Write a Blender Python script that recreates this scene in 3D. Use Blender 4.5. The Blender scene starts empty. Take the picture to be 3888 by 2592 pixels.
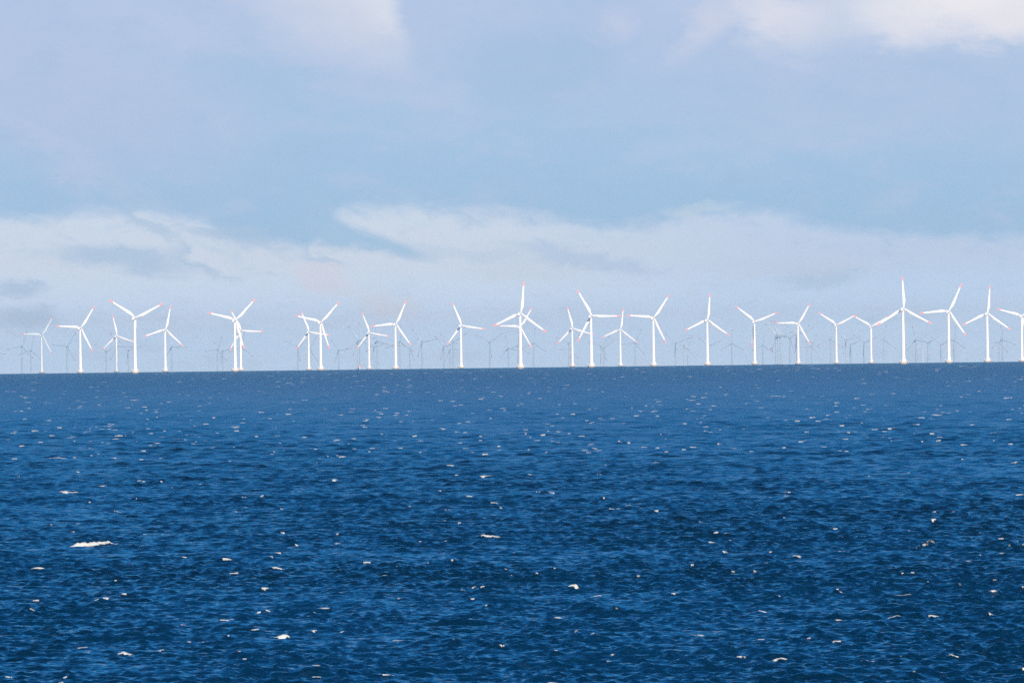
import bpy, bmesh, math, random
import numpy as np
from mathutils import Matrix, Vector

random.seed(7)
rng = np.random.default_rng(11)
scene = bpy.context.scene
COL = scene.collection
R = math.radians

# ------------------------------------------------------------------ view
FPX = 35027.0            # focal length in full-size photo pixels
EYE = 17.6               # deck height above the sea
RE = 7.4e6               # effective earth radius (with refraction)
CAM = (Matrix.Translation((0, 0, EYE)) @ Matrix.Rotation(R(90 + 0.0378), 4, 'X')
       @ Matrix.Rotation(-math.atan(47 / 3888), 4, 'Z'))

cd = bpy.data.cameras.new('camera')
cam = bpy.data.objects.new('camera', cd)
COL.objects.link(cam)
cam.matrix_world = CAM
cd.sensor_width = 36.0
cd.lens = FPX / 3888 * 36.0
cd.clip_start = 1.0
cd.clip_end = 200000.0
scene.camera = cam


def ray(px, py):
    d = CAM.to_3x3() @ Vector((px - 1944, 1296 - py, -FPX))
    hd = math.hypot(d.x, d.y)
    return math.atan2(d.x, d.y), d.z / hd          # azimuth, tan(elevation)


def dist_at_height(te, z):
    """distance at which a point z above the curved sea shows at tan-elevation te"""
    a, b, c = 1 / (2 * RE), te, -(z - EYE)
    q = b * b - 4 * a * c
    if q < 0:
        return None
    s = math.sqrt(q)
    if z > EYE:
        return (-b + s) / (2 * a)
    return (-b - s) / (2 * a)


def drop(d):
    return -d * d / (2 * RE)


# ------------------------------------------------------------------ nodes
def s2l(c):
    return tuple(((v / 255 / 12.92) if v / 255 <= 0.04045 else ((v / 255 + 0.055) / 1.055) ** 2.4) for v in c)


class NT:
    def __init__(self, tree):
        self.t = tree
        tree.nodes.clear()

    def n(self, kind, **kw):
        nd = self.t.nodes.new(kind)
        for k, v in kw.items():
            setattr(nd, k, v)
        return nd

    def put(self, sock, v):
        if hasattr(v, 'is_output'):
            self.t.links.new(v, sock)
        elif isinstance(v, (tuple, list)) and len(v) == 3 and sock.type == 'RGBA':
            sock.default_value = (*v, 1)
        else:
            sock.default_value = v

    def m(self, op, a, b=None, c=None, clamp=False):
        nd = self.n('ShaderNodeMath', operation=op, use_clamp=clamp)
        self.put(nd.inputs[0], a)
        if b is not None:
            self.put(nd.inputs[1], b)
        if c is not None:
            self.put(nd.inputs[2], c)
        return nd.outputs[0]

    def step(self, v, lo, hi):
        nd = self.n('ShaderNodeMapRange', interpolation_type='SMOOTHSTEP')
        self.put(nd.inputs['Value'], v)
        rev = lo > hi
        nd.inputs['From Min'].default_value = min(lo, hi)
        nd.inputs['From Max'].default_value = max(lo, hi)
        nd.inputs['To Min'].default_value = 1 if rev else 0
        nd.inputs['To Max'].default_value = 0 if rev else 1
        return nd.outputs[0]

    def mix(self, f, a, b):
        nd = self.n('ShaderNodeMix', data_type='RGBA')
        self.put(nd.inputs[0], f)
        self.put(nd.inputs[6], a)
        self.put(nd.inputs[7], b)
        return nd.outputs[2]

    def xyz(self, x, y, z=0.0):
        nd = self.n('ShaderNodeCombineXYZ')
        for i, v in enumerate((x, y, z)):
            self.put(nd.inputs[i], v)
        return nd.outputs[0]

    def noise(self, vec, scale, detail=4, rough=0.5, dist=0.0, out=0):
        nd = self.n('ShaderNodeTexNoise')
        self.put(nd.inputs['Vector'], vec)
        nd.inputs['Scale'].default_value = scale
        nd.inputs['Detail'].default_value = detail
        nd.inputs['Roughness'].default_value = rough
        nd.inputs['Distortion'].default_value = dist
        return nd.outputs[out]

    def curve(self, v, pts, x0, x1, y0, y1):
        t = self.m('DIVIDE', self.m('SUBTRACT', v, x0), x1 - x0, clamp=True)
        nd = self.n('ShaderNodeFloatCurve')
        self.put(nd.inputs['Value'], t)
        c = nd.mapping.curves[0]
        pp = [((x - x0) / (x1 - x0), (y - y0) / (y1 - y0)) for x, y in pts]
        while len(c.points) < len(pp):
            c.points.new(0.5, 0.5)
        for p, (x, y) in zip(c.points, pp):
            p.location = (x, y)
        nd.mapping.update()
        return self.m('MULTIPLY_ADD', nd.outputs[0], y1 - y0, y0)


def material(name):
    mt = bpy.data.materials.new(name)
    mt.use_nodes = True
    return mt, NT(mt.node_tree)


# ------------------------------------------------------------------ sun, sky
SUN_EL, SUN_AZ = R(18), R(180 - 10)     # low, behind the camera and to the right
to_sun = Vector((math.sin(SUN_AZ) * math.cos(SUN_EL), math.cos(SUN_AZ) * math.cos(SUN_EL), math.sin(SUN_EL)))
ld = bpy.data.lights.new('sun', 'SUN')
ld.energy = 5.0
ld.angle = R(0.53)
ld.color = (1.0, 0.965, 0.90)
sun = bpy.data.objects.new('sun', ld)
COL.objects.link(sun)
sun.rotation_euler = (-to_sun).to_track_quat('-Z', 'Y').to_euler()

world = bpy.data.worlds.new('World')
scene.world = world
world.use_nodes = True
W = NT(world.node_tree)
SKY_STRENGTH = 0.1


def C(r, g, b):                      # display colour -> background colour at that strength
    return tuple(v / SKY_STRENGTH for v in s2l((r, g, b)))


tc = W.n('ShaderNodeTexCoord')
sep = W.n('ShaderNodeSeparateXYZ')
W.put(sep.inputs[0], tc.outputs['Generated'])
dx, dy, dz = sep.outputs
hd = W.m('SQRT', W.m('ADD', W.m('MULTIPLY', dx, dx), W.m('MULTIPLY', dy, dy)))
U0 = W.m('MULTIPLY', W.m('ARCTAN2', dx, dy), FPX)         # azimuth, 611 units per degree
V0 = W.m('MULTIPLY', W.m('ARCTAN2', dz, hd), FPX)         # elevation, same unit

base_vec = W.xyz(W.m('DIVIDE', U0, 620.0), W.m('DIVIDE', V0, 300.0), 3.1)
fine_vec = W.xyz(W.m('DIVIDE', U0, 230.0), W.m('DIVIDE', V0, 110.0), 7.7)
wob = W.m('SUBTRACT', W.noise(base_vec, 1.0, 6, 0.55), 0.5)
wob2 = W.m('SUBTRACT', W.noise(fine_vec, 1.0, 5, 0.6), 0.5)
wob4 = W.m('SUBTRACT', W.noise(W.xyz(W.m('DIVIDE', W.m('ADD', U0, W.m('MULTIPLY', V0, 0.5)), 120.0), W.m('DIVIDE', V0, 62.0), 21.0), 1.0, 8, 0.68, 0.5), 0.5)
wob3 = W.m('SUBTRACT', W.noise(W.xyz(W.m('DIVIDE', U0, 330.0), W.m('DIVIDE', V0, 240.0), 12.3), 1.0, 5, 0.55), 0.5)
U = W.m('ADD', U0, W.m('ADD', W.m('MULTIPLY', wob3, 190.0), W.m('MULTIPLY_ADD', wob4, 190.0, W.m('MULTIPLY', wob2, 120.0))))
V = W.m('ADD', V0, W.m('ADD', W.m('MULTIPLY', wob, 70.0), W.m('MULTIPLY_ADD', wob4, 105.0, W.m('MULTIPLY', wob2, 100.0))))


def blob(cx, cy, rx, ry, ang=0.0, lo=1.3, hi=0.3):
    """soft noisy ellipse; cx, cy in photo pixels turned into azimuth / elevation units"""
    cy2 = cy + (cx - 1944) * 0.0121
    du = W.m('SUBTRACT', U, cx - 1944.0)
    dv = W.m('SUBTRACT', V, 1319.0 - cy2)
    c, s = math.cos(ang), math.sin(ang)
    p = W.m('DIVIDE', W.m('ADD', W.m('MULTIPLY', du, c), W.m('MULTIPLY', dv, s)), rx)
    q = W.m('DIVIDE', W.m('ADD', W.m('MULTIPLY', du, -s), W.m('MULTIPLY', dv, c)), ry)
    r = W.m('SQRT', W.m('ADD', W.m('MULTIPLY', p, p), W.m('MULTIPLY', q, q)))
    return W.step(r, lo, hi)


def over(col, mask, new, k=1.0):
    return W.mix(W.m('MULTIPLY', mask, k) if k != 1.0 else mask, col, new)


# the grey-blue cloud deck
deck = W.mix(W.step(V0, 560, 1300), C(163, 197, 231), C(178, 199, 231))
deck = over(deck, W.m('MULTIPLY', W.step(V0, 800, 440), 1.0), C(158, 194, 228), 0.7)
deck = over(deck, W.step(wob, 0.0, 0.22), C(186, 205, 234), 0.55)
deck = over(deck, W.step(wob3, 0.0, 0.25), C(165, 196, 229), 0.5)
deck = over(deck, blob(200, 380, 900, 330, -0.25), C(182, 198, 230), 0.6)
deck = over(deck, blob(3300, 330, 1000, 260, -0.1), C(178, 199, 230), 0.55)
deck = over(deck, blob(1020, 300, 260, 120, -0.5), C(164, 195, 228), 0.5)
deck = over(deck, blob(700, 110, 520, 80, -0.25), C(187, 204, 233), 0.5)
deck = over(deck, blob(180, 560, 620, 55, -0.5), C(186, 203, 232), 0.5)
deck = over(deck, blob(2700, 420, 700, 70, -0.12), C(176, 200, 231), 0.4)
deck = over(deck, blob(2050, 260, 330, 170), C(160, 190, 224), 0.5)
# brighter lower band under the deck's ragged edge
pts = [(0, 815), (250, 800), (400, 790), (620, 800), (850, 868), (1000, 908), (1190, 922), (1236, 915), (1250, 774),
       (1500, 765), (1750, 790), (2000, 798), (2350, 832), (2600, 800), (2800, 775), (3100, 830), (3888, 880)]
pts = [(-9000, 500), (-3500, 520)] + [(x - 1944, 1319 - (y + (x - 1944) * 0.0121)) for x, y in pts] + [(4500, 420), (9000, 450)]
edge = W.curve(U0, pts, -9000, 9000, 300, 700)
edge = W.m('ADD', edge, W.m('ADD', W.m('MULTIPLY_ADD', wob4, 80.0, W.m('MULTIPLY', wob2, 70.0)), W.m('MULTIPLY', wob, 30.0)))
below = W.m('SUBTRACT', edge, V0)
band_m = W.m('MULTIPLY', W.step(below, -26, 58), W.m('MULTIPLY_ADD', W.step(W.m('ADD', below, W.m('MULTIPLY', wob4, 300.0)), -90, 110), 0.45, 0.55))
lowcol = W.mix(W.step(U0, -300, 1500), C(205, 221, 240), C(188, 210, 239))
lowcol = W.mix(W.step(V0, 380, 20), lowcol, C(192, 231, 274))
lowcol = over(lowcol, W.step(wob2, 0.02, 0.25), C(178, 205, 233), 0.45)
lowcol = over(lowcol, W.step(wob4, 0.0, 0.25), C(196, 216, 232), 0.35)
lowcol = over(lowcol, W.step(wob4, -0.02, -0.25), C(170, 198, 226), 0.30)
deck = over(deck, W.step(wob2, 0.0, 0.24), C(186, 202, 231), 0.42)
deck = over(deck, W.step(wob2, 0.0, -0.24), C(160, 192, 225), 0.30)
deck = over(deck, W.step(wob4, 0.02, 0.3), C(186, 202, 230), 0.18)
sky = W.mix(band_m, deck, lowcol)
# a darker tongue of the deck running down to the right under the bright point
def vy(pp):
    return [(x - 1944, 1319 - (y + (x - 1944) * 0.0121)) for x, y in pp]


pu = W.curve(U0, [(-900, 640), (-712, 620)] + vy([(1242, 772), (1300, 828), (1400, 872), (1500, 902), (1600, 948), (1720, 985)]) + [(-100, 345)], -900, -100, 300, 700)
pl = W.curve(U0, [(-900, 420)] + vy([(1190, 918), (1300, 935), (1400, 945), (1500, 962), (1600, 985), (1720, 1010)]) + [(-100, 300)], -900, -100, 300, 700)
nz4 = W.m('MULTIPLY_ADD', wob4, 75.0, W.m('MULTIPLY', wob2, 50.0))
tong = W.m('MULTIPLY', W.step(W.m('ADD', W.m('SUBTRACT', pu, V0), nz4), -14, 34), W.step(W.m('ADD', W.m('SUBTRACT', V0, pl), nz4), -24, 24))
tong = W.m('MULTIPLY', tong, W.m('MULTIPLY', W.step(U0, -820, -760), W.step(W.m('MULTIPLY_ADD', wob4, 300.0, U0), -180, -420)))
sky = over(sky, tong, C(163, 197, 229), 0.95)
for b in [((470, 985, 300, 62, -0.12), (168, 197, 228), 0.75),
          ((760, 1010, 150, 26, -0.5), (168, 197, 228), 0.6),
          ((560, 850, 150, 30, -0.6), (168, 197, 225), 0.6),
          ((880, 890, 220, 30, -0.15), (172, 198, 226), 0.7),
          ((1210, 992, 95, 24, -0.3), (168, 198, 229), 0.55),
          ((60, 1090, 120, 40, -0.1), (166, 195, 226), 0.7),
          ((90, 1210, 160, 60, 0.0), (166, 196, 227), 0.6),
          ((2200, 975, 330, 42, -0.2), (168, 196, 229), 0.55),
          ((1750, 960, 300, 40, -0.1), (174, 200, 230), 0.35),
          ((3100, 1060, 160, 50, 0.1), (168, 196, 226), 0.5),
          ((3000, 1010, 380, 38, 0.0), (191, 210, 234), 0.6),
          ((1230, 1050, 150, 45, -0.35), (212, 215, 229), 0.5),
          ((1480, 1150, 140, 60, -0.4), (206, 214, 230), 0.45),
          ((2000, 1030, 300, 55, 0.0), (197, 215, 236), 0.6),
          ((2660, 800, 160, 22, 0.12), (188, 211, 230), 0.6)]:
    sky = over(sky, blob(*b[0]), C(*b[1]), b[2])
# bright cloud tops
wl = W.step(W.m('ADD', U, W.m('MULTIPLY', V0, 0.62)), -40 - 700 + 560 - 100, 420 - 700 + 560)
wr = W.step(W.m('ADD', W.m('ADD', U0, W.m('MULTIPLY', V0, 0.26)), W.m('MULTIPLY_ADD', wob4, 75.0, W.m('MULTIPLY', wob2, 60.0))), -50, -130)
wb = W.step(V, 1000, 1300)
wedge = W.m('MULTIPLY', W.m('MULTIPLY', wl, wr), wb)
sky = over(sky, wedge, C(216, 224, 238), 1.0)
for b in [((1240, 95, 330, 130, -0.5), (196, 206, 231), 0.55),
          ((3680, 5, 470, 115, 0.05), (236, 236, 242), 1.0),
          ((3850, 90, 200, 70, 0.1), (231, 231, 239), 0.9),
          ((3460, 110, 80, 70, 0.8), (224, 226, 238), 0.8),
          ((2940, 45, 200, 100, -0.5), (220, 224, 237), 0.9),
          ((2700, 120, 120, 40, 0.7), (206, 213, 233), 0.6),
          ((2690, 60, 50, 60, 0.2), (206, 212, 231), 0.7),
          ((2350, 100, 70, 50, 0.5), (198, 207, 231), 0.6)]:
    sky = over(sky, blob(*b[0], lo=1.95, hi=-0.1), C(*b[1]), b[2])

nish = W.n('ShaderNodeTexSky', sky_type='NISHITA')
nish.sun_disc = False
nish.sun_elevation = SUN_EL
nish.sun_rotation = SUN_AZ
nish.altitude = 20
nish.air_density = 1.0
nish.dust_density = 0.6
nish.ozone_density = 3.0
# clear blue for the rest of the dome, with fill clouds added behind
dome_vec = W.xyz(W.m('DIVIDE', dx, W.m('ADD', W.m('ABSOLUTE', dz), 0.12)), W.m('DIVIDE', dy, W.m('ADD', W.m('ABSOLUTE', dz), 0.12)), 0.4)
fill_puff = W.step(W.noise(dome_vec, 1.1, 7, 0.55), 0.42, 0.60)
tint = W.n('ShaderNodeMix', data_type='RGBA', blend_type='MULTIPLY')
W.put(tint.inputs[0], 1.0)
W.put(tint.inputs[6], nish.outputs[0])
W.put(tint.inputs[7], (0.12, 0.72, 1.26))           # clear, deep blue Baltic sky above the cloud deck
fill_puff = W.m('MULTIPLY', fill_puff, W.step(dy, 0.25, -0.25))
dome = over(tint.outputs[2], fill_puff, C(288, 292, 300), 0.9)         # unseen clouds brightened behind the camera to fill shaded turbine sides
sky = W.mix(W.step(V0, 1450, 2700), sky, dome)
bg = W.n('ShaderNodeBackground')
W.put(bg.inputs['Color'], sky)
bg.inputs['Strength'].default_value = SKY_STRENGTH
wo = W.n('ShaderNodeOutputWorld')
W.put(wo.inputs['Surface'], bg.outputs[0])

# ------------------------------------------------------------------ materials
def paint(name, base, rough, spot, amount, scale=0.35):
    mt, T = material(name)
    co = T.n('ShaderNodeTexCoord').outputs['Object']
    f = T.step(T.noise(co, scale, 6, 0.6), 0.45, 0.8)
    p = T.n('ShaderNodeBsdfPrincipled')
    T.put(p.inputs['Base Color'], T.mix(T.m('MULTIPLY', f, amount), base, spot))
    p.inputs['Roughness'].default_value = rough
    o = T.n('ShaderNodeOutputMaterial')
    T.put(o.inputs['Surface'], p.outputs[0])
    return mt


M_WHITE = paint('white_paint', (0.83, 0.83, 0.81), 0.35, (0.72, 0.71, 0.68), 0.5)
M_RED = paint('red_paint', (0.86, 0.32, 0.28), 0.4, (0.82, 0.28, 0.25), 0.5)
M_CONC = paint('concrete', (0.56, 0.51, 0.45), 0.85, (0.42, 0.38, 0.33), 0.6, 0.6)
M_CONC_DARK = paint('dark_concrete', (0.16, 0.14, 0.12), 0.5, (0.08, 0.09, 0.07), 0.8, 0.6)  # darker tone for the lower cone of the foundation
M_STEEL = paint('galvanised_steel', (0.75, 0.75, 0.73), 0.45, (0.6, 0.6, 0.58), 0.5)
M_ORANGE = paint('orange_paint', (0.85, 0.26, 0.10), 0.45, (0.75, 0.22, 0.09), 0.4)
M_HULL = paint('grey_blue_paint', (0.33, 0.40, 0.48), 0.5, (0.28, 0.35, 0.43), 0.5)
M_GLASS = paint('dark_glass', (0.03, 0.04, 0.05), 0.1, (0.04, 0.05, 0.06), 0.5)

# ------------------------------------------------------------------ mesh helpers
def mesh_from(bm, name, mats, smooth=True):
    bmesh.ops.recalc_face_normals(bm, faces=bm.faces[:])
    me = bpy.data.meshes.new(name)
    bm.to_mesh(me)
    bm.free()
    for m_ in mats:
        me.materials.append(m_)
    if smooth:
        me.polygons.foreach_set('use_smooth', [True] * len(me.polygons))
        me.set_sharp_from_angle(angle=R(40))
    return me


def rings(bm, loops, cap0=True, cap1=True, mat=0):
    vs = [[bm.verts.new(p) for p in lp] for lp in loops]
    n = len(vs[0])
    for a, b in zip(vs, vs[1:]):
        for i in range(n):
            f = bm.faces.new((a[i], a[(i + 1) % n], b[(i + 1) % n], b[i]))
            f.material_index = mat
    if cap0:
        bm.faces.new(list(reversed(vs[0]))).material_index = mat
    if cap1:
        bm.faces.new(vs[-1]).material_index = mat
    return vs


def circ(r, z, n=28):
    return [(r * math.cos(2 * math.pi * i / n), r * math.sin(2 * math.pi * i / n), z) for i in range(n)]


def box(bm, x0, x1, y0, y1, z0, z1, mat=0, bev=0.0):
    vs = [bm.verts.new(p) for p in [(x0, y0, z0), (x1, y0, z0), (x1, y1, z0), (x0, y1, z0),
                                    (x0, y0, z1), (x1, y0, z1), (x1, y1, z1), (x0, y1, z1)]]
    fs = [bm.faces.new([vs[i] for i in q]) for q in
          [(3, 2, 1, 0), (4, 5, 6, 7), (0, 1, 5, 4), (1, 2, 6, 5), (2, 3, 7, 6), (3, 0, 4, 7)]]
    for f in fs:
        f.material_index = mat
    if bev:
        es = list({e for f in fs for e in f.edges})
        bmesh.ops.bevel(bm, geom=es, offset=bev, segments=2, affect='EDGES')


def tube(bm, pts, r, n=6, closed=False):
    pts = [Vector(p) for p in pts]
    loops = []
    k = len(pts)
    for i, p in enumerate(pts):
        a = pts[(i - 1) % k] if (closed or i > 0) else p
        b = pts[(i + 1) % k] if (closed or i < k - 1) else p
        t = (b - a).normalized()
        u = t.orthogonal().normalized() if abs(t.z) > 0.9 else t.cross(Vector((0, 0, 1))).normalized()
        w = t.cross(u)
        loops.append([p + r * (math.cos(2 * math.pi * j / n) * u + math.sin(2 * math.pi * j / n) * w) for j in range(n)])
    if closed:
        loops.append(loops[0])
        rings(bm, loops, False, False)
        bmesh.ops.remove_doubles(bm, verts=bm.verts[:], dist=1e-5)
    else:
        rings(bm, loops)


# ------------------------------------------------------------------ wind turbine parts
HUB_Z = 69.0
ROTOR_Y = 4.6
TILT = R(5)
PLAT = 3.5

bm = bmesh.new()                                   # concrete caisson with its flared ice cone
rings(bm, [circ(3.4, -7), circ(4.1, -1.0), circ(4.2, 0.4)], True, False, 1)
rings(bm, [circ(4.22, 0.4), circ(4.6, 1.0), circ(5.15, 1.35), circ(5.25, 3.25), circ(5.1, PLAT)], False, True, 0)
ME_FOUND = mesh_from(bm, 'foundation', [M_CONC, M_CONC_DARK])

bm = bmesh.new()                                   # railing round the work platform
for zz in (0.62, 1.18):
    tube(bm, [(4.9 * math.cos(a), 4.9 * math.sin(a), PLAT + zz) for a in [2 * math.pi * i / 28 for i in range(28)]], 0.06, 5, True)
for i in range(14):
    a = 2 * math.pi * i / 14
    tube(bm, [(4.9 * math.cos(a), 4.9 * math.sin(a), PLAT - 0.1), (4.9 * math.cos(a), 4.9 * math.sin(a), PLAT + 1.25)], 0.09, 5)
for s in (-1, 1):                                  # davit posts and a locker at the sides
    tube(bm, [(4.5 * s, -0.8, PLAT - 0.1), (4.5 * s, -0.8, PLAT + 2.0), (5.2 * s, -0.8, PLAT + 2.4)], 0.14, 6)
box(bm, -4.3, -3.2, -1.6, -0.6, PLAT + 0.003, PLAT + 1.1, 0, 0.05)
ME_RAIL = mesh_from(bm, 'railing', [M_STEEL])

bm = bmesh.new()                                   # steel tube tower with flange rings
zs = [PLAT + 0.003, 5, 15, 24, 24.05, 24.25, 24.3, 35, 46, 46.05, 46.25, 46.3, 57, 67.3]
lp = []
for z in zs:
    t = (z - PLAT) / (67.3 - PLAT)
    r = 2.22 - 0.88 * t
    if abs(z - 24.15) < 0.12 or abs(z - 46.15) < 0.12:
        r += 0.05
    lp.append(circ(r, z, 32))
rings(bm, lp)
ME_TOWER = mesh_from(bm, 'tower', [M_WHITE])

bm = bmesh.new()                                   # entrance porch with door leaf, beside the tower foot
box(bm, 1.2, 2.75, -1.0, 0.6, PLAT + 0.003, PLAT + 3.1, 0, 0.08)
box(bm, 2.74, 2.80, -0.65, 0.25, PLAT + 0.25, PLAT + 2.4, 0)
ME_DOOR = mesh_from(bm, 'entrance', [M_WHITE])

bm = bmesh.new()                                   # nacelle: rounded housing, fat drooping tail
secs = [(-9.8, 0.5, 0.5, -0.55), (-9.6, 1.1, 1.05, -0.52), (-8.9, 1.55, 1.5, -0.44), (-7.4, 1.74, 1.78, -0.25), (-4.0, 1.76, 1.88, -0.05),
        (0.0, 1.72, 1.85, 0.0), (1.8, 1.66, 1.75, 0.0), (2.8, 1.5, 1.55, 0.0), (3.2, 1.2, 1.2, 0.0)]
lp = []
for y, hw, hh, dz_ in secs:
    l_ = []
    for i in range(24):
        a = 2 * math.pi * i / 24
        ca, sa = math.cos(a), math.sin(a)
        e = 0.62
        l_.append((hw * math.copysign(abs(ca) ** e, ca), y, dz_ + hh * math.copysign(abs(sa) ** e, sa)))
    lp.append(l_)
rings(bm, lp)
ME_NAC = mesh_from(bm, 'nacelle', [M_WHITE])

bm = bmesh.new()                                   # yaw collar seen under the nacelle
rings(bm, [circ(1.3, -2.0, 24), circ(1.42, -1.5, 24)])
ME_COLLAR = mesh_from(bm, 'yaw_collar', [M_WHITE])

bm = bmesh.new()                                   # wind vane mast on the nacelle roof
tube(bm, [(0.5, -7.0, 1.2), (0.5, -7.0, 3.3)], 0.10, 6)
tube(bm, [(-0.5, -7.0, 1.2), (-0.5, -7.0, 2.9)], 0.10, 6)
tube(bm, [(-0.9, -7.0, 2.6), (0.9, -7.0, 2.6)], 0.07, 6)
box(bm, 0.3, 0.7, -7.3, -6.7, 3.3, 3.65)
box(bm, -0.7, -0.3, -7.2, -6.8, 2.9, 3.2)
ME_VANE = mesh_from(bm, 'wind_vane', [M_STEEL])

bm = bmesh.new()                                   # hub with spinner nose
lp = []
for y, r in [(3.25, 1.25), (3.6, 1.45), (5.2, 1.5), (6.0, 1.3), (6.7, 0.85), (7.1, 0.25)]:
    lp.append([(r * math.cos(2 * math.pi * i / 20), y, r * math.sin(2 * math.pi * i / 20)) for i in range(20)])
rings(bm, lp)
ME_HUB = mesh_from(bm, 'hub', [M_WHITE])


def blade_loop(r, le, chord, thick, twist, n=16):
    """closed section: leading edge at -x, trailing edge at +x, thickness along y"""
    l_ = []
    for i in range(n):
        a = 2 * math.pi * i / n
        x = 0.5 - 0.5 * math.cos(a)
        rnd = thick >= 0.99
        y = 0.5 * math.sin(a) * (1.0 if rnd else (1.0 - 0.55 * x)) * thick
        px, py = le + x * chord, y * chord
        c, s = math.cos(twist), math.sin(twist)
        l_.append((px * c - py * s, px * s + py * c, r))
    return l_


sect = [(1.2, -0.85, 1.7, 1.0, 13), (3.2, -0.85, 1.75, 1.0, 13), (5.0, -0.9, 2.15, 0.7, 13), (7.2, -0.95, 2.85, 0.42, 12), (9.2, -0.95, 3.25, 0.31, 11),
        (11.5, -0.92, 3.15, 0.27, 9), (16, -0.85, 2.75, 0.24, 6), (22, -0.75, 2.3, 0.21, 4), (28, -0.65, 1.9, 0.19, 2), (34.9, -0.55, 1.5, 0.18, 1)]
bm = bmesh.new()
rings(bm, [blade_loop(r, le * 1.1, c * 1.1, t, R(tw)) for r, le, c, t, tw in sect])
ME_BLADE = mesh_from(bm, 'blade', [M_WHITE])
sect = [(34.903, -0.75, 1.8, 0.17, 0.5), (37.2, -0.72, 1.72, 0.16, 0), (39.0, -0.62, 1.4, 0.15, 0), (39.9, -0.45, 0.9, 0.14, 0), (40.35, -0.2, 0.3, 0.13, 0)]
bm = bmesh.new()
rings(bm, [blade_loop(r, le * 1.1, c * 1.1, t, R(tw)) for r, le, c, t, tw in sect])
ME_TIP = mesh_from(bm, 'blade_tip', [M_RED])

bm = bmesh.new()                                   # small red marker lamp on the tower foot
bmesh.ops.create_uvsphere(bm, u_segments=10, v_segments=6, radius=0.34, matrix=Matrix.Translation((-0.55, -2.12, 9.6)))
box(bm, -0.8, -0.3, -2.1, -1.85, 9.2, 10.0)
ME_LAMP = mesh_from(bm, 'marker_lamp', [M_RED])

YAW = -R(14.3)


def obj(name, me, parent=None, mat=None, label=None):
    o = bpy.data.objects.new(name, me)
    COL.objects.link(o)
    if parent:
        o.parent = parent
    if mat is not None:
        o.matrix_local = mat
    if label:
        o['label'] = label
    return o


TOP = Matrix.Translation((0, 0, HUB_Z)) @ Matrix.Rotation(TILT, 4, 'X')
SPEC = []


def turbine(hx, hy, theta, label, group, near=True, lamp=False):
    az, te = ray(hx, hy)
    d = dist_at_height(te, HUB_Z + ROTOR_Y * math.sin(TILT))
    f = Vector((-math.sin(YAW), math.cos(YAW), 0)) * ROTOR_Y
    x, y = d * math.sin(az) - f.x, d * math.cos(az) - f.y
    root = bpy.data.objects.new('wind_turbine', None)
    COL.objects.link(root)
    root.location = (x, y, drop(math.hypot(x, y)))
    root.rotation_euler = (0, 0, YAW)
    root.empty_display_size = 5
    root['label'] = label
    root['category'] = 'wind turbine'
    root['group'] = group
    obj('tower', ME_TOWER, root)
    fo = obj('foundation', ME_FOUND, root)
    n = obj('nacelle', ME_NAC, root, TOP)
    obj('hub', ME_HUB, root, TOP)
    if near:
        obj('railing', ME_RAIL, fo)
        obj('entrance', ME_DOOR, root)
        obj('yaw_collar', ME_COLLAR, n)
        obj('wind_vane', ME_VANE, n)
    if lamp:
        obj('marker_lamp', ME_LAMP, root)
    for k in range(3):
        b = obj('blade', ME_BLADE, root, TOP @ Matrix.Translation((0, ROTOR_Y, 0)) @ Matrix.Rotation(R(theta + 120 * k), 4, 'Y'))
        obj('blade_tip', ME_TIP, b)
    SPEC.append((round(d), label))
    return root


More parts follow.
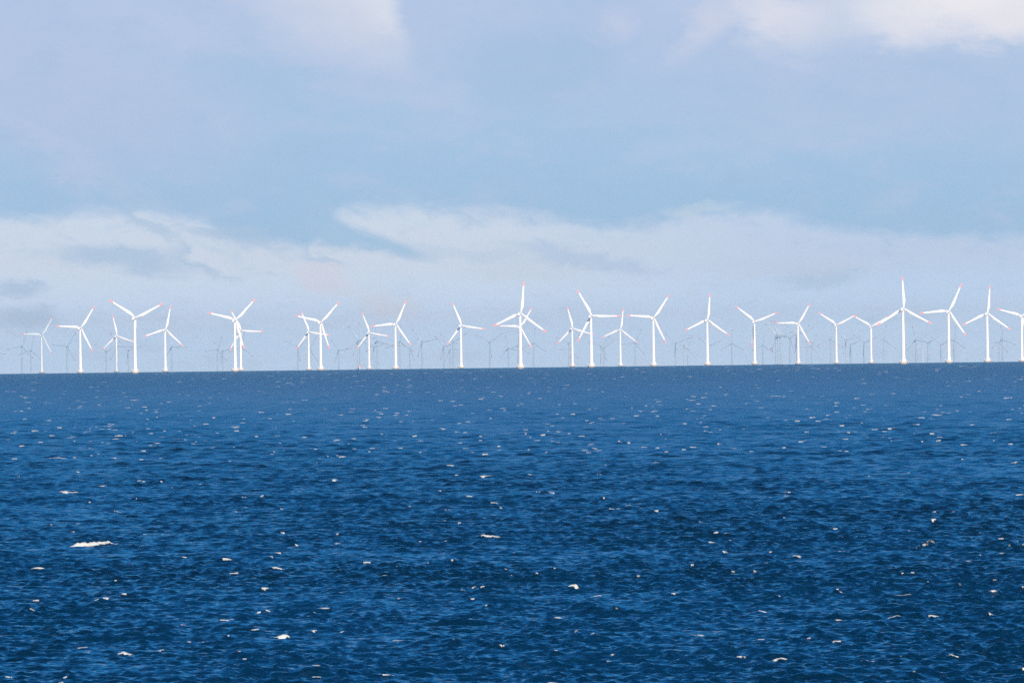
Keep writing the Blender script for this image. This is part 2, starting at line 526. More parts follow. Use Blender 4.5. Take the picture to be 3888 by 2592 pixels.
NEAR = 'sunlit white wind turbines with red blade tips'
FAR = 'faint blue-grey wind turbines far behind'
near_list = [
    (160.2, 1270.9, 33.4, 'pale dulled turbine at the far left, the leftmost with red blade tips'),
    (307.4, 1244.1, 34.5, 'bright white turbine between the two pale dulled ones, one blade pointing left'),
    (444.4, 1274.7, -10.7, 'pale dulled turbine partly behind the tall white tower with no lower blade showing'),
    (515.3, 1205.8, 64.0, 'tallest white turbine on the left, two blades raised in a wide Y'),
    (629.6, 1250.5, 13.6, 'white turbine just right of the tall Y-shaped one on the left, standing clear'),
    (894.9, 1214.7, 45.0, 'taller, nearer turbine of the leftmost crossed white pair, hub left of the other'),
    (916.3, 1254.3, -27.0, 'lower turbine of the leftmost crossed white pair, one blade level to the right'),
    (1174.0, 1259.4, -20.7, 'smaller, farther turbine of the second crossed white pair, left tower of the two'),
    (1219.4, 1222.4, 44.0, 'taller turbine of the second crossed white pair, one blade raised to upper right'),
    (1403.0, 1262.4, -19.5, 'small off-white turbine between the second crossed pair and a taller white one'),
    (1503.8, 1230.0, 25.5, 'white turbine whose left blade tip reaches toward the small off-white turbine'),
    (1752.6, 1235.2, -21.0, 'lone white turbine left of the stacked pair in the middle, standing clear'),
    (1978.3, 1189.2, 6.9, 'tall middle turbine with a blade straight up, hiding another turbine directly behind'),
    (1976.5, 1240.3, 33.0, 'lower turbine whose tower is hidden directly behind the tall middle one'),
    (2174.7, 1246.0, -13.0, 'lower white turbine whose right blade passes behind its taller neighbour\'s tower'),
    (2247.0, 1198.2, -29.0, 'tall white turbine with a level right blade and another blade crossing its left neighbour'),
    (2357.0, 1250.5, 8.5, 'smaller white turbine under the tip of a tall turbine\'s level right blade'),
    (2483.0, 1205.8, 35.5, 'tall white turbine with its left blade level, right of a small upright-bladed one'),
    (2687.5, 1214.0, 6.2, 'white turbine with one blade upright, standing clear between wide gaps right of middle'),
    (2866.6, 1220.6, 69.0, 'white Y-shaped turbine whose third blade hangs down just left of its tower'),
    (3031.9, 1227.5, 31.5, 'white turbine with level left blade, between two Y-shaped turbines on the right'),
    (3176.8, 1232.6, 64.0, 'white Y-shaped turbine whose right tip meets the next turbine\'s left tip'),
    (3308.7, 1239.0, 60.8, 'shortest white Y-shaped turbine, its right blade overlapped by the tallest turbine\'s blade'),
    (3431.4, 1171.4, -1.2, 'largest turbine of all, one blade straight up, red dot on its tower foot'),
    (3603.8, 1180.3, 26.3, 'tall white turbine just right of the largest one, left blade nearly level'),
    (3750.2, 1189.2, 5.9, 'upright-bladed white turbine second from the right edge'),
    (3881.1, 1199.4, 46.0, 'white turbine cut off by the right edge of the picture'),
]
for i, (hx, hy, th, lb) in enumerate(near_list):
    turbine(hx, hy, th, lb, NEAR, True, i == 23)

far_list = [
    (-27.0, 1341.0, 94.0, 'faint turbine beyond the left edge, only one level blade reaching into view'),
    (85.0, 1313.9, 18.5, 'taller of two faint turbines left of the leftmost pale turbine'),
    (119.0, 1329.5, 11.5, 'shorter of two faint turbines left of the leftmost pale turbine, touching its tower'),
    (256.5, 1313.9, 34.0, 'faint turbine between the leftmost pale turbine and its bright white neighbour'),
    (404.1, 1334.3, 61.0, 'low faint Y-shaped turbine under the pale turbine standing beside the tall white Y'),
    (447.6, 1314.6, -28.0, 'faint turbine right behind the pale turbine that stands beside the tall white Y'),
    (489.1, 1328.8, -47.0, 'faint turbine close left of the tall white Y-shaped turbine\'s tower'),
    (654.0, 1315.5, -27.0, 'faint turbine close right of the clear-standing white tower beside the tall Y'),
    (827.0, 1326.0, 21.0, 'left one of two faint turbines left of the first crossed white pair'),
    (847.5, 1332.0, 73.0, 'right one of two faint turbines left of the first crossed white pair, Y-shaped'),
    (919.6, 1318.0, 11.0, 'faint turbine hidden behind the lower tower of the first crossed white pair'),
    (1132.0, 1316.3, 54.0, 'faint turbine left of the second crossed white pair, hub behind a red tip'),
    (1177.0, 1323.4, 30.5, 'faint turbine between the two white towers of the second crossed pair'),
    (1286.9, 1329.5, -37.0, 'lone faint turbine in the gap right of the second crossed white pair'),
    (1368.0, 1289.8, -2.0, 'very faint tall turbine with upright blade, right one of two above the orange speck'),
    (1362.0, 1291.0, -37.0, 'very faint tall turbine with slanting blades, left one of two above the orange speck'),
    (1434.7, 1293.9, -10.0, 'higher one of two faint turbines close right of the small off-white turbine'),
    (1423.0, 1314.3, -42.0, 'lower one of two faint turbines close right of the small off-white turbine'),
    (1519.0, 1296.6, 6.0, 'very faint upright-bladed turbine close right of a white tower, left of a crossing darker one'),
    (1557.0, 1321.0, 41.5, 'darker faint turbine under the lower red tip of the white turbine left of it'),
    (1604.5, 1296.6, -40.0, 'tall faint turbine with raised left blade, in the gap left of the lone turbine'),
    (1686.5, 1314.3, -42.0, 'leftmost of three faint turbines crowded left of the lone white turbine'),
    (1709.7, 1327.2, -35.0, 'lowest of three faint turbines crowded left of the lone white turbine'),
    (1722.0, 1296.6, 59.0, 'highest of three faint turbines by the lone white turbine, wide Y shape'),
    (1860.7, 1298.0, 56.0, 'faint Y-shaped turbine alone in the gap left of the tall middle turbine'),
    (1931.8, 1321.0, -14.5, 'faint turbine close left of the tall middle turbine, lower right blade behind its tower'),
    (1967.0, 1312.0, 6.0, 'faint turbine hidden behind the tall middle turbine\'s tower, only its blades showing'),
    (2027.8, 1301.4, 6.0, 'faint upright-bladed turbine close right of the tall middle turbine'),
    (2161.0, 1302.0, 54.0, 'higher faint turbine of two behind the lower white tower right of middle'),
    (2168.4, 1323.0, 25.0, 'lower faint turbine of two behind the lower white tower right of middle'),
    (2282.7, 1313.0, 43.0, 'left one of two close faint turbines between a tall and a smaller white turbine'),
    (2294.3, 1319.0, 51.0, 'right one of two close faint turbines between a tall and a smaller white turbine'),
    (2413.2, 1301.0, 24.0, 'faint turbine with its hub at the small white turbine\'s lower right red tip'),
    (2567.3, 1302.0, 70.0, 'highest and leftmost of a faint trio in the wide gap right of middle'),
    (2597.3, 1311.0, 38.0, 'middle turbine of a faint trio in the wide gap right of middle'),
    (2612.2, 1321.3, 23.0, 'lowest and rightmost of a faint trio in the wide gap right of middle'),
    (2689.8, 1313.0, 70.0, 'faint turbine hidden behind the clear-standing upright-bladed tower, two blades showing'),
    (2780.3, 1303.0, 0.5, 'faint turbine with a straight-up blade, left of the Y with a hanging blade'),
    (2897.6, 1310.4, 6.0, 'faint upright-bladed turbine right of the Y with a hanging blade'),
    (2948.6, 1275.0, -42.0, 'leftmost of three barely visible turbines under a level white blade on the right'),
    (2957.4, 1273.0, -27.0, 'middle one of three barely visible turbines under a level white blade on the right'),
    (2965.0, 1275.7, -22.0, 'rightmost of three barely visible turbines under a level white blade on the right'),
    (3001.0, 1284.0, 45.0, 'barely visible turbine just left of the tower with the level left blade on the right'),
    (3028.0, 1267.0, -51.0, 'barely visible turbine behind the tower with the level left blade on the right'),
    (3066.7, 1288.6, 6.0, 'very faint turbine behind the lower right blade tip of the white turbine between two Ys'),
    (3082.7, 1313.8, 24.0, 'darkest faint turbine in the gap left of two white Ys with touching tips'),
    (3155.6, 1287.4, 6.0, 'faint turbine close left of the white Y whose right tip meets another tip'),
    (3214.6, 1289.5, 75.0, 'higher faint turbine left of and under the two touching red tips'),
    (3231.6, 1307.2, 69.0, 'lower faint turbine under the two touching red tips'),
    (3281.9, 1299.7, 66.0, 'faint Y-shaped turbine close left of the shortest white Y-shaped turbine'),
    (3357.4, 1288.0, 9.0, 'faint turbine between the shortest white Y and the largest turbine'),
    (3478.9, 1289.5, -16.0, 'leftmost of a faint cluster right of the largest turbine, blade raised high'),
    (3504.8, 1311.3, 19.0, 'lowest turbine of the faint cluster right of the largest turbine'),
    (3523.8, 1301.0, 60.0, 'Y-shaped third turbine of the faint cluster right of the largest turbine'),
    (3574.0, 1306.5, 65.0, 'faint Y-shaped turbine close left of the tower next to the largest turbine'),
    (3623.0, 1289.5, 9.0, 'faint turbine close right of the tower next to the largest turbine'),
    (3794.9, 1298.6, 22.0, 'left and lower of two faint turbines nearest the right edge'),
    (3807.0, 1288.6, -8.0, 'right and higher of two faint turbines nearest the right edge'),
]
for hx, hy, th, lb in far_list:
    turbine(hx, hy, th, lb, FAR, False)

# ------------------------------------------------------------------ small service boat far out, end-on
az, te = ray(1364.6, 1390.5)
D = 16900.0
bx, by = D * math.sin(az), D * math.cos(az)
boat = bpy.data.objects.new('service_boat', None)
COL.objects.link(boat)
boat.location = (bx, by, drop(D))
boat.rotation_euler = (0, 0, R(8))
boat['label'] = 'tiny orange-topped speck of a boat on the horizon beside the small off-white turbine'
boat['category'] = 'boat'
bm = bmesh.new()
lp = []
for y, hw, z0, z1 in [(-9, 1.9, -0.6, 2.1), (-4, 2.3, -0.9, 2.1), (3, 2.3, -0.9, 2.5), (7, 1.5, -0.7, 3.0), (9.5, 0.15, 0.5, 3.4)]:
    lp.append([(-hw, y, z1), (-hw * 0.8, y, 0.3), (-hw * 0.2, y, z0), (hw * 0.2, y, z0), (hw * 0.8, y, 0.3), (hw, y, z1)])
rings(bm, lp)
obj('hull', mesh_from(bm, 'hull', [M_HULL]), boat)
bm = bmesh.new()
box(bm, -1.9, 1.9, -4, 3, 2.2, 5.0, 0, 0.15)
obj('deckhouse', mesh_from(bm, 'deckhouse', [M_HULL]), boat)
bm = bmesh.new()
box(bm, -2.2, 2.2, -2, 2.5, 5.003, 7.0, 0, 0.2)
wh = obj('wheelhouse', mesh_from(bm, 'wheelhouse', [M_ORANGE]), boat)
bm = bmesh.new()
for s in (-1, 0, 1):
    box(bm, s * 1.3 - 0.5, s * 1.3 + 0.5, -2.04, -1.9, 6.0, 6.6)
obj('window', mesh_from(bm, 'window', [M_GLASS]), wh)
bm = bmesh.new()
tube(bm, [(0, 0, 7.0), (0, 0, 8.6)], 0.12)
obj('mast', mesh_from(bm, 'mast', [M_HULL]), boat)

# ------------------------------------------------------------------ the sea: one curved sheet with real waves
NF = 1300
fine_az = np.linspace(R(-4.3), R(4.3), NF)
t = np.linspace(0, 1, 92)[1:-1]
wide = np.pi + R(175.7) * np.tanh(2.5 * (2 * t - 1)) / np.tanh(2.5)
AZ = np.concatenate([fine_az, wide])
r1 = np.geomspace(3.0, 415.0, 60, endpoint=False)
r2 = [415.0]
while r2[-1] < 17600:
    q = min(1.0, math.log(r2[-1] / 415) / math.log(12))
    r2.append(r2[-1] * (1 + 1 / (1900 - 950 * q)))
r4 = np.geomspace(r2[-1] * 1.01, 30000.0, 14)
RR = np.concatenate([r1, r2, r4])
NR, NC = len(RR), len(AZ)
dR = np.gradient(RR)
dA = np.abs(np.gradient(AZ))
dA[0] = dA[1]
dA[NC - 1] = dA[NC - 2]
sinA, cosA = np.sin(AZ), np.cos(AZ)

# spectrum: wind from beyond the turbines towards the camera
WIND = R(180 + 8)
comps = []
lams = np.geomspace(0.7, 26.0, 110)
for i, lam in enumerate(lams):
    lam = lam * rng.uniform(0.95, 1.05)
    k = 2 * math.pi / lam
    kp = 2 * math.pi / 5.2
    e = k ** -2.35 * math.exp(-1.25 * (kp / k) ** 2)
    spread = R(15 + 24 * min(1, abs(math.log(k / kp)) / 1.6))
    ang = WIND + rng.normal(0, 1) * spread
    comps.append([lam, k, e, ang, rng.uniform(0, 2 * math.pi)])
comps = np.array(comps)
amp = np.sqrt(comps[:, 2] * comps[:, 1])
amp *= 0.125 / math.sqrt(0.5 * (amp ** 2).sum())      # rms height of the sea in metres
CHOP = 0.8

HZ = np.zeros((NR, NC), np.float32)
PX = np.zeros((NR, NC), np.float32)
PY = np.zeros((NR, NC), np.float32)
FOAM = np.zeros((NR, NC), np.float32)


def sstep(x, a, b):
    q = np.clip((x - a) / (b - a), 0, 1)
    return q * q * (3 - 2 * q)


CH = 128
for r0 in range(0, NR, CH):
    rs = RR[r0:r0 + CH, None]
    X = (rs * sinA[None, :]).astype(np.float32)
    Y = (rs * cosA[None, :]).astype(np.float32)
    spac = np.maximum(np.minimum(dR[r0:r0 + CH, None], 1e9), rs * dA[None, :]).astype(np.float32)
    smin = spac.min()
    h = np.zeros_like(X)
    grp = (0.5 * np.sin(X * 0.19 + 1.9 * np.sin(Y * 0.071 + 1)) * np.sin(Y * 0.083 + 1.5 * np.sin(X * 0.11))
           + 0.5 * np.sin(X * 0.043 + Y * 0.021 + 2 * np.sin(Y * 0.017)) + 0.4 * np.sin(X * 0.37 + 2.1 * np.sin(Y * 0.13 + X * 0.05)) * np.sin(Y * 0.21))
    grp = (0.95 + 0.42 * grp).astype(np.float32)
    px = np.zeros_like(X)
    py = np.zeros_like(X)
    jac = np.zeros_like(X)
    for (lam, k, e, ang, ph), a in zip(comps, amp):
        if lam < 1.2 * smin:
            continue
        att = sstep(lam / spac, 1.2, 2.6).astype(np.float32) * np.float32(a)
        if lam < 6:
            att = att * grp
        kx, ky = k * math.sin(ang), k * math.cos(ang)
        p = np.float32(kx) * X + np.float32(ky) * Y + np.float32(ph)
        c, s = np.cos(p), np.sin(p)
        h += att * c
        px -= att * np.float32(CHOP * math.sin(ang)) * s
        py -= att * np.float32(CHOP * math.cos(ang)) * s
        jac += att * np.float32(k) * c
    HZ[r0:r0 + CH] = h
    PX[r0:r0 + CH] = px
    PY[r0:r0 + CH] = py
    g1 = np.sin(X * 0.021 + 1.3 * np.sin(Y * 0.0113)) + np.sin(Y * 0.0173 + 1.7 * np.sin(X * 0.0137))
    FOAM[r0:r0 + CH] = sstep(jac + 0.12 * g1, 1.15, 1.6) * 0.7

# whitecaps: (photo x, photo y, width in photo px, kind)  kind 1 = breaking crest, 0 = thin streak
caps = [(219, 1740, 78, 1), (256, 1869, 100, 1), (436, 1666, 33, 1), (564, 1653, 25, 1), (83, 1693, 41, 1), (31, 1668, 23, 1), (167, 1608, 45, 0),
        (895, 1618, 52, 0), (965, 1615, 20, 1), (469, 1491, 14, 1), (545, 1828, 20, 1), (616, 1830, 12, 1), (465, 1838, 58, 0), (392, 1845, 40, 0),
        (297, 1791, 18, 1), (624, 1636, 18, 1), (574, 1692, 40, 0), (47, 1590, 33, 0), (872, 1748, 12, 1), (725, 1594, 15, 1), (612, 1577, 28, 0),
        (297, 1985, 28, 1), (275, 2016, 28, 1), (893, 1940, 22, 1), (936, 1922, 20, 1), (554, 1607, 11, 1), (339, 1908, 12, 1),
        (355, 2070, 172, 2), (149, 2161, 66, 1), (360, 2168, 38, 1), (403, 2267, 43, 1), (467, 2261, 33, 1), (467, 2484, 85, 1), (136, 2279, 35, 0),
        (240, 2577, 22, 1), (698, 2115, 22, 1), (620, 2029, 16, 1), (715, 2441, 30, 0), (928, 2512, 18, 1), (248, 2105, 35, 0), (864, 2134, 50, 0),
        (1852, 2042, 100, 1), (1797, 2229, 26, 1), (1832, 2230, 30, 1), (1743, 1987, 16, 1), (1956, 2101, 32, 0), (2119, 2345, 120, 0),
        (2191, 2398, 20, 1), (2245, 2398, 30, 1), (2107, 2586, 62, 1), (2324, 2496, 33, 0), (2253, 2151, 9, 1), (1508, 2050, 15, 1), (1925, 2167, 25, 0),
        (1910, 2454, 30, 0), (2926, 2098, 20, 1), (3428, 2260, 120, 0), (3552, 2343, 50, 1), (3395, 2341, 80, 0), (3176, 2434, 35, 1), (3069, 2431, 25, 0),
        (3466, 2184, 18, 1), (3424, 2184, 18, 1), (3420, 2500, 20, 0), (3767, 2336, 35, 0), (3718, 2109, 16, 1), (3346, 2489, 16, 1), (3715, 2024, 25, 0),
        (3197, 2253, 12, 1), (1879, 1915, 34, 1), (1840, 1808, 58, 1), (1760, 1713, 46, 1), (1714, 1767, 34, 1), (1997, 1631, 26, 1), (1743, 1606, 18, 1),
        (1857, 1556, 28, 1), (1893, 1551, 23, 1), (1836, 1509, 22, 1), (1732, 1483, 20, 1), (1977, 1497, 14, 1), (1750, 1536, 21, 1), (2224, 1709, 35, 1),
        (2285, 1708, 60, 0), (2096, 1868, 28, 1), (2042, 1865, 30, 0), (2380, 1920, 45, 0), (2031, 1457, 14, 1), (2080, 1528, 28, 0), (2277, 1605, 28, 0),
        (2136, 1585, 16, 1), (1639, 1593, 24, 0), (1981, 1602, 18, 0), (2125, 1535, 14, 1), (2158, 1645, 10, 1),
        (3562, 1575, 60, 1), (3678, 1496, 30, 1), (3661, 1688, 35, 1), (3182, 1637, 20, 1), (3248, 1637, 25, 0), (3446, 1795, 30, 0), (3868, 1876, 50, 1),
        (3678, 1911, 30, 0), (2752, 2099, 20, 1), (2496, 1755, 45, 1), (2661, 1603, 16, 1), (1397, 2132, 34, 1), (1463, 1931, 55, 0), (1339, 1550, 25, 1),
        (1190, 2392, 30, 1), (1298, 2392, 20, 1), (2885, 2420, 30, 1), (2496, 1942, 35, 0), (2455, 1437, 18, 1), (1145, 1455, 12, 1), (2800, 1480, 14, 1)]
for i in range(330):
    yy = 4 + 1180 * rng.random() ** 1.9
    xx = rng.uniform(-150, 4040)
    dd = EYE * FPX / (yy + 70)
    wm = rng.lognormal(-0.45, 0.55)
    caps.append((xx, 1419 - 47 * xx / 3888 + yy, max(5.0, wm / dd * FPX), 1 if rng.random() < 0.35 else 0))
for i in range(620):                                       # flecks far out, up to the horizon
    yy = 3 + 330 * rng.random() ** 1.2
    xx = rng.uniform(-150, 4040)
    caps.append((xx, 1419 - 47 * xx / 3888 + yy, rng.uniform(9, 30), 3))

for cx, cy, cw, kind in caps:
    az, te = ray(cx, cy)
    D = dist_at_height(te, 0.15)
    if D is None or D > 15800 or D < 430:
        continue
    w = cw / FPX * D * 0.5
    i0 = np.searchsorted(RR, D)
    jc = int(np.clip(np.searchsorted(fine_az, az), 2, NF - 3))
    s0, s1 = np.searchsorted(RR, D - 3.5), np.searchsorted(RR, D + 3.5) + 1
    jw = max(1, int(0.5 * w / D / dA[5]))
    prof = HZ[s0:s1, max(0, jc - jw):jc + jw + 1].mean(1)      # sit on the crest of the nearest wave
    i0 = s0 + int(prof.argmax())
    D = RR[i0]
    sp = dR[i0]
    ddp = max(min(1.0, 0.4 * w + 0.15), 1.1 * sp)
    a0 = np.searchsorted(RR, D - 4.2 * ddp)
    a1 = np.searchsorted(RR, D + 4.2 * ddp) + 1
    c0 = max(0, np.searchsorted(fine_az, az - 2.6 * w / D - 2 * dA[5]))
    c1 = min(NF, np.searchsorted(fine_az, az + 2.6 * w / D + 2 * dA[5]) + 1)
    if c1 - c0 < 2:
        continue
    u = ((AZ[c0:c1] - az) * D / max(w, 0.9 * dA[5] * D))[None, :]
    ph = rng.uniform(0, 6.28, 5)
    wav = 0.45 * np.sin(2.1 * u + ph[0]) + 0.3 * np.sin(4.7 * u + ph[1]) + 0.25 * np.sin(9 * u + ph[2])
    tilt = rng.uniform(-0.5, 0.5)
    v = (RR[a0:a1, None] - D) / ddp + 0.3 * wav + tilt * u
    env = np.clip(1 - np.abs(u + 0.25 * np.sin(3 * v + ph[3])) ** 1.6, 0, 1)
    A = {0: 0.03, 1: 0.07, 2: 0.14, 3: 0.08}[kind] * 2 * w * rng.uniform(0.8, 1.2)
    A = min(max(A, 0.03), 0.5)
    crest = np.where(v < 0, np.exp(-(v / 0.75) ** 2), np.exp(-(v / 1.9) ** 2))
    base = np.clip(1.25 - 0.28 * u * u, 0, 1)
    jag = 0.07 * np.sin(17 * u + 5 * ph[0]) + 0.05 * np.sin(31 * u + ph[1] + 2 * v) + 0.10 * (rng.random(v.shape) - 0.5)
    HZ[a0:a1, c0:c1] += (A * (0.72 + 0.28 * wav + jag) * crest * base * np.clip(env ** 0.7 + 0.25, 0, 1)).astype(np.float32)
    lo = {0: -0.35, 1: -0.7, 2: -1.25, 3: -0.7}[kind] * np.clip(0.35 + 0.65 * env + 0.35 * np.sin(3.3 * u + ph[4]), 0.15, 1.3)
    fm = sstep(v - lo, -0.35, 0.3) * (1 - sstep(v, 0.0, 0.9)) * sstep(env, 0.0, 0.6)
    if kind == 0:
        fm = fm * (0.6 + 0.4 * np.clip(2.5 * wav + 0.6, -1, 1))
    F = FOAM[a0:a1, c0:c1]
    np.maximum(F, (fm * rng.uniform(0.8, 1.0) * (1.4 if kind == 2 else 1.25)).astype(np.float32), out=F)

nv = NR * NC + 1
co = np.empty((nv, 3), np.float32)
co[:-1, 0] = ((RR[:, None] * sinA[None, :]) + PX).ravel()
co[:-1, 1] = ((RR[:, None] * cosA[None, :]) + PY).ravel()
co[:-1, 2] = (-(RR ** 2)[:, None] / (2 * RE) + HZ).ravel()
co[-1] = (0, 0, 0)
del PX, PY
me = bpy.data.meshes.new('sea')
me.vertices.add(nv)
me.vertices.foreach_set('co', co.ravel())
i, j = np.meshgrid(np.arange(NR - 1), np.arange(NC), indexing='ij')
j2 = (j + 1) % NC
quads = np.stack([i * NC + j, i * NC + j2, (i + 1) * NC + j2, (i + 1) * NC + j], -1).reshape(-1, 4)[:, ::-1]
jj = np.arange(NC)
fan = np.stack([np.full(NC, nv - 1), (jj + 1) % NC, jj], -1)
nq, nt = len(quads), NC
loops = np.concatenate([quads.ravel(), fan.ravel()]).astype(np.int32)
me.loops.add(len(loops))
me.loops.foreach_set('vertex_index', loops)
me.polygons.add(nq + nt)
me.polygons.foreach_set('loop_start', np.concatenate([np.arange(nq) * 4, nq * 4 + np.arange(nt) * 3]).astype(np.int32))
spac = np.maximum(dR[:, None], RR[:, None] * dA[None, :])
spac = np.clip(np.log(spac / 0.3) / np.log(25), 0, 1)
at = me.attributes.new('unresolved', 'FLOAT', 'POINT')
at.data.foreach_set('value', np.concatenate([spac.ravel(), [1.0]]).astype(np.float32))
at = me.attributes.new('foam', 'FLOAT', 'POINT')
at.data.foreach_set('value', np.concatenate([FOAM.ravel(), [0.0]]).astype(np.float32))
me.update(calc_edges=True)
del co, quads, loops, HZ, FOAM
sea = bpy.data.objects.new('sea', me)
COL.objects.link(sea)
sea['kind'] = 'structure'

mt, T = material('sea_water')
pos = T.n('ShaderNodeNewGeometry').outputs['Position']
mp = T.n('ShaderNodeMapping')
T.put(mp.inputs['Vector'], pos)
mp.inputs['Scale'].default_value = (1.0, 1.5, 1.0)
def slopes(scale, detail, rough, amp_):
    c = T.noise(mp.outputs[0], scale, detail, rough, 0.0, 1)
    v = T.n('ShaderNodeVectorMath', operation='SUBTRACT')
    T.put(v.inputs[0], c)
    v.inputs[1].default_value = (0.5, 0.5, 0.5)
    w = T.n('ShaderNodeVectorMath', operation='MULTIPLY')
    T.put(w.inputs[0], v.outputs[0])
    w.inputs[1].default_value = (amp_, amp_, 0.0)
    return w.outputs[0]


def vadd(a, b):
    v = T.n('ShaderNodeVectorMath', operation='ADD')
    T.put(v.inputs[0], a)
    T.put(v.inputs[1], b)
    return v.outputs[0]


gust = T.step(T.noise(pos, 0.006, 4, 0.55), 0.35, 0.7)
ms_ = T.n('ShaderNodeMapping')
T.put(ms_.inputs['Vector'], pos)
ms_.inputs['Scale'].default_value = (1 / 5.0, 1 / 130.0, 1.0)      # windrows, drawn out along the wind
streak = T.noise(ms_.outputs[0], 1.0, 5, 0.62)
ml_ = T.n('ShaderNodeMapping')
T.put(ml_.inputs['Vector'], pos)
ml_.inputs['Scale'].default_value = (1 / 11.0, 1 / 700.0, 1.0)
sk = T.step(T.m('MULTIPLY_ADD', T.noise(ml_.outputs[0], 1.0, 4, 0.6), 0.6, T.m('MULTIPLY', streak, 0.5)), 0.44, 0.66)
un = T.n('ShaderNodeAttribute', attribute_name='unresolved').outputs['Fac']   # slope of waves finer than the mesh
geo = T.n('ShaderNodeNewGeometry')
sl = vadd(slopes(0.6, 3, 0.6, 0.75), vadd(slopes(2.4, 3, 0.6, 0.85), slopes(8.0, 2, 0.6, 0.5)))
sc_ = T.n('ShaderNodeVectorMath', operation='SCALE')
T.put(sc_.inputs[0], sl)
T.put(sc_.inputs['Scale'], T.m('MULTIPLY_ADD', sk, 0.85, 0.55))
nz = T.n('ShaderNodeVectorMath', operation='NORMALIZE')
T.put(nz.inputs[0], vadd(geo.outputs['Normal'], sc_.outputs[0]))
wp = T.n('ShaderNodeBsdfPrincipled')
T.put(wp.inputs['Base Color'], T.mix(T.m('MULTIPLY_ADD', sk, 0.5, T.m('MULTIPLY', gust, 0.5)), (0.0002, 0.011, 0.026), (0.0003, 0.024, 0.066)))
T.put(wp.inputs['Roughness'], T.m('MULTIPLY_ADD', un, 0.20, 0.10))
wp.inputs['IOR'].default_value = 1.333
T.put(wp.inputs['Normal'], nz.outputs[0])
fa = T.n('ShaderNodeAttribute', attribute_name='foam').outputs['Fac']
fn = T.m('MULTIPLY_ADD', T.noise(mp.outputs[0], 1.3, 6, 0.7), 0.6, T.m('MULTIPLY', T.noise(mp.outputs[0], 6.0, 4, 0.7), 0.4))
fm = T.step(T.m('ADD', fa, T.m('MULTIPLY', T.m('SUBTRACT', fn, 0.5), 2.6)), 0.36, 0.74)
fp = T.n('ShaderNodeBsdfPrincipled')
fp.inputs['Base Color'].default_value = (0.70, 0.65, 0.56, 1)
fp.inputs['Roughness'].default_value = 0.9
ms = T.n('ShaderNodeMixShader')
T.put(ms.inputs[0], fm)
T.put(ms.inputs[1], wp.outputs[0])
T.put(ms.inputs[2], fp.outputs[0])
o = T.n('ShaderNodeOutputMaterial')
T.put(o.inputs['Surface'], ms.outputs[0])
me.materials.append(mt)

# ------------------------------------------------------------------ clouds over the far rows (they cast the shade there)
mt, T = material('cloud')
pos = T.n('ShaderNodeNewGeometry').outputs['Position']
cn = T.step(T.noise(pos, 0.0011, 6, 0.6), 0.30, 0.52)
att = T.n('ShaderNodeAttribute', attribute_name='thickness').outputs['Fac']
dens = T.m('MULTIPLY', T.m('ADD', T.m('MULTIPLY', cn, 0.3), 0.7), att)
df = T.n('ShaderNodeBsdfDiffuse')
df.inputs['Color'].default_value = (0.85, 0.86, 0.88, 1)
tl = T.n('ShaderNodeBsdfTranslucent')
tl.inputs['Color'].default_value = (0.8, 0.83, 0.88, 1)
m1 = T.n('ShaderNodeMixShader')
m1.inputs[0].default_value = 0.45
T.put(m1.inputs[1], df.outputs[0])
T.put(m1.inputs[2], tl.outputs[0])
tr = T.n('ShaderNodeBsdfTransparent')
T.put(tr.inputs['Color'], T.mix(T.m('MULTIPLY', dens, 2.5, clamp=True), (1, 1, 1), (0.60, 0.80, 1.0)))  # blue tint put in so sunlight let through turns the far rows blue
m2 = T.n('ShaderNodeMixShader')
T.put(m2.inputs[0], dens)
T.put(m2.inputs[1], tr.outputs[0])
T.put(m2.inputs[2], m1.outputs[0])
o = T.n('ShaderNodeOutputMaterial')
T.put(o.inputs['Surface'], m2.outputs[0])
M_CLOUD = mt


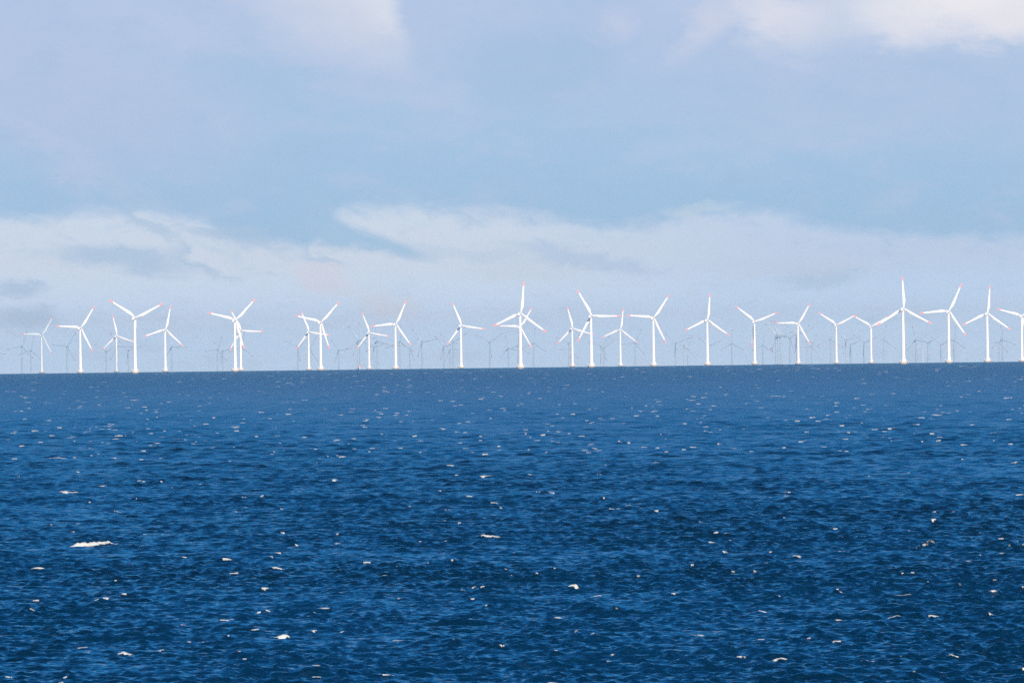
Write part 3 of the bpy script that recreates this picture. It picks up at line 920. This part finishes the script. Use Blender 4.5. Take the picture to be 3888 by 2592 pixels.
def cloud(cx, cy, rx, ry, base, thick, dens, nx=90, ny=70):
    """closed lumpy bank: flat-bottomed, billowing on top; sized as a rounded rectangle"""
    us = np.linspace(-1, 1, nx)
    vs = np.linspace(-1, 1, ny)
    uu, vv = np.meshgrid(us, vs, indexing='ij')
    rr = (np.abs(uu) ** 4 + np.abs(vv) ** 4) ** 0.25
    rag = 0.08 * np.sin(7 * uu + 2) * np.sin(9 * vv + 1) + 0.05 * np.sin(17 * uu) * np.sin(13 * vv + 2)
    prof = np.clip(1 - (rr + rag) ** 3, 0, 1) ** 0.5
    lump = 0.65 + 0.2 * np.sin(11 * uu + 3 * np.sin(5 * vv)) * np.sin(13 * vv) + 0.15 * np.sin(29 * uu + 1) * np.sin(23 * vv + 2 * uu)
    top = base + prof * thick * lump + 8
    bot = base - prof * thick * 0.12 * (1 + np.sin(19 * uu) * np.sin(15 * vv)) - 8
    x = cx + uu * rx
    y = cy + vv * ry
    n = nx * ny
    v = np.concatenate([np.stack([x, y, top], -1).reshape(-1, 3), np.stack([x, y, bot], -1).reshape(-1, 3)])
    f = []
    for a in range(nx - 1):
        for b in range(ny - 1):
            q = (a * ny + b, (a + 1) * ny + b, (a + 1) * ny + b + 1, a * ny + b + 1)
            f.append(q)
            f.append(tuple(n + w for w in reversed(q)))
    rim = [(a, 0) for a in range(nx)] + [(nx - 1, b) for b in range(1, ny)] + [(a, ny - 1) for a in range(nx - 2, -1, -1)] + [(0, b) for b in range(ny - 2, 0, -1)]
    rim = [a * ny + b for a, b in rim]
    for p, q in zip(rim, rim[1:] + rim[:1]):
        f.append((q, p, n + p, n + q))
    me = bpy.data.meshes.new('clouds')
    me.from_pydata(v.tolist(), [], f)
    att = me.attributes.new('thickness', 'FLOAT', 'POINT')
    p2 = (np.clip(prof * 1.6, 0, 1) * dens).ravel()
    att.data.foreach_set('value', np.concatenate([p2, p2]).astype(np.float32))
    me.materials.append(M_CLOUD)
    me.polygons.foreach_set('use_smooth', [True] * len(me.polygons))
    o = bpy.data.objects.new('clouds', me)
    COL.objects.link(o)
    o['kind'] = 'stuff'
    return o


CB = 1500.0
off = Vector((to_sun.x, to_sun.y)) / to_sun.z * CB
y0, y1 = 18300.0, 32500.0
cloud(off.x, off.y + (y0 + y1) / 2, 6500, (y1 - y0) / 2, CB, 300, 0.27)
cloud(off.x - 780, off.y + 16800, 230, 750, CB, 14, 0.12, 40, 36)

# ------------------------------------------------------------------ haze
mt, T = material('haze')
pv = T.n('ShaderNodeVolumePrincipled')
pv.inputs['Color'].default_value = (0.29, 0.68, 1.0, 1)
pv.inputs['Absorption Color'].default_value = (1, 1, 1, 1)
pv.inputs['Density'].default_value = 2.9e-5
pv.inputs['Anisotropy'].default_value = 0.2
o = T.n('ShaderNodeOutputMaterial')
T.put(o.inputs['Volume'], pv.outputs[0])
bm = bmesh.new()
box(bm, -32000, 32000, -32000, 32000, drop(30000) - 9, 128)
hz = bpy.data.objects.new('haze', mesh_from(bm, 'haze', [mt], False))
COL.objects.link(hz)
hz['kind'] = 'stuff'

# ------------------------------------------------------------------ render settings
vs = scene.view_settings
vs.view_transform = 'Standard'
vs.look = 'None'
vs.exposure = 0.0
vs.gamma = 1.0
cy = scene.cycles
cy.max_bounces = 6
cy.diffuse_bounces = 2
cy.glossy_bounces = 3
cy.volume_bounces = 1
cy.transparent_max_bounces = 12
cy.use_adaptive_sampling = False
cy.use_denoising = False
cy.denoiser = 'OPENIMAGEDENOISE'
cy.denoising_input_passes = 'RGB_ALBEDO_NORMAL'
cy.denoising_prefilter = 'ACCURATE'
cy.caustics_reflective = False
cy.caustics_refractive = False
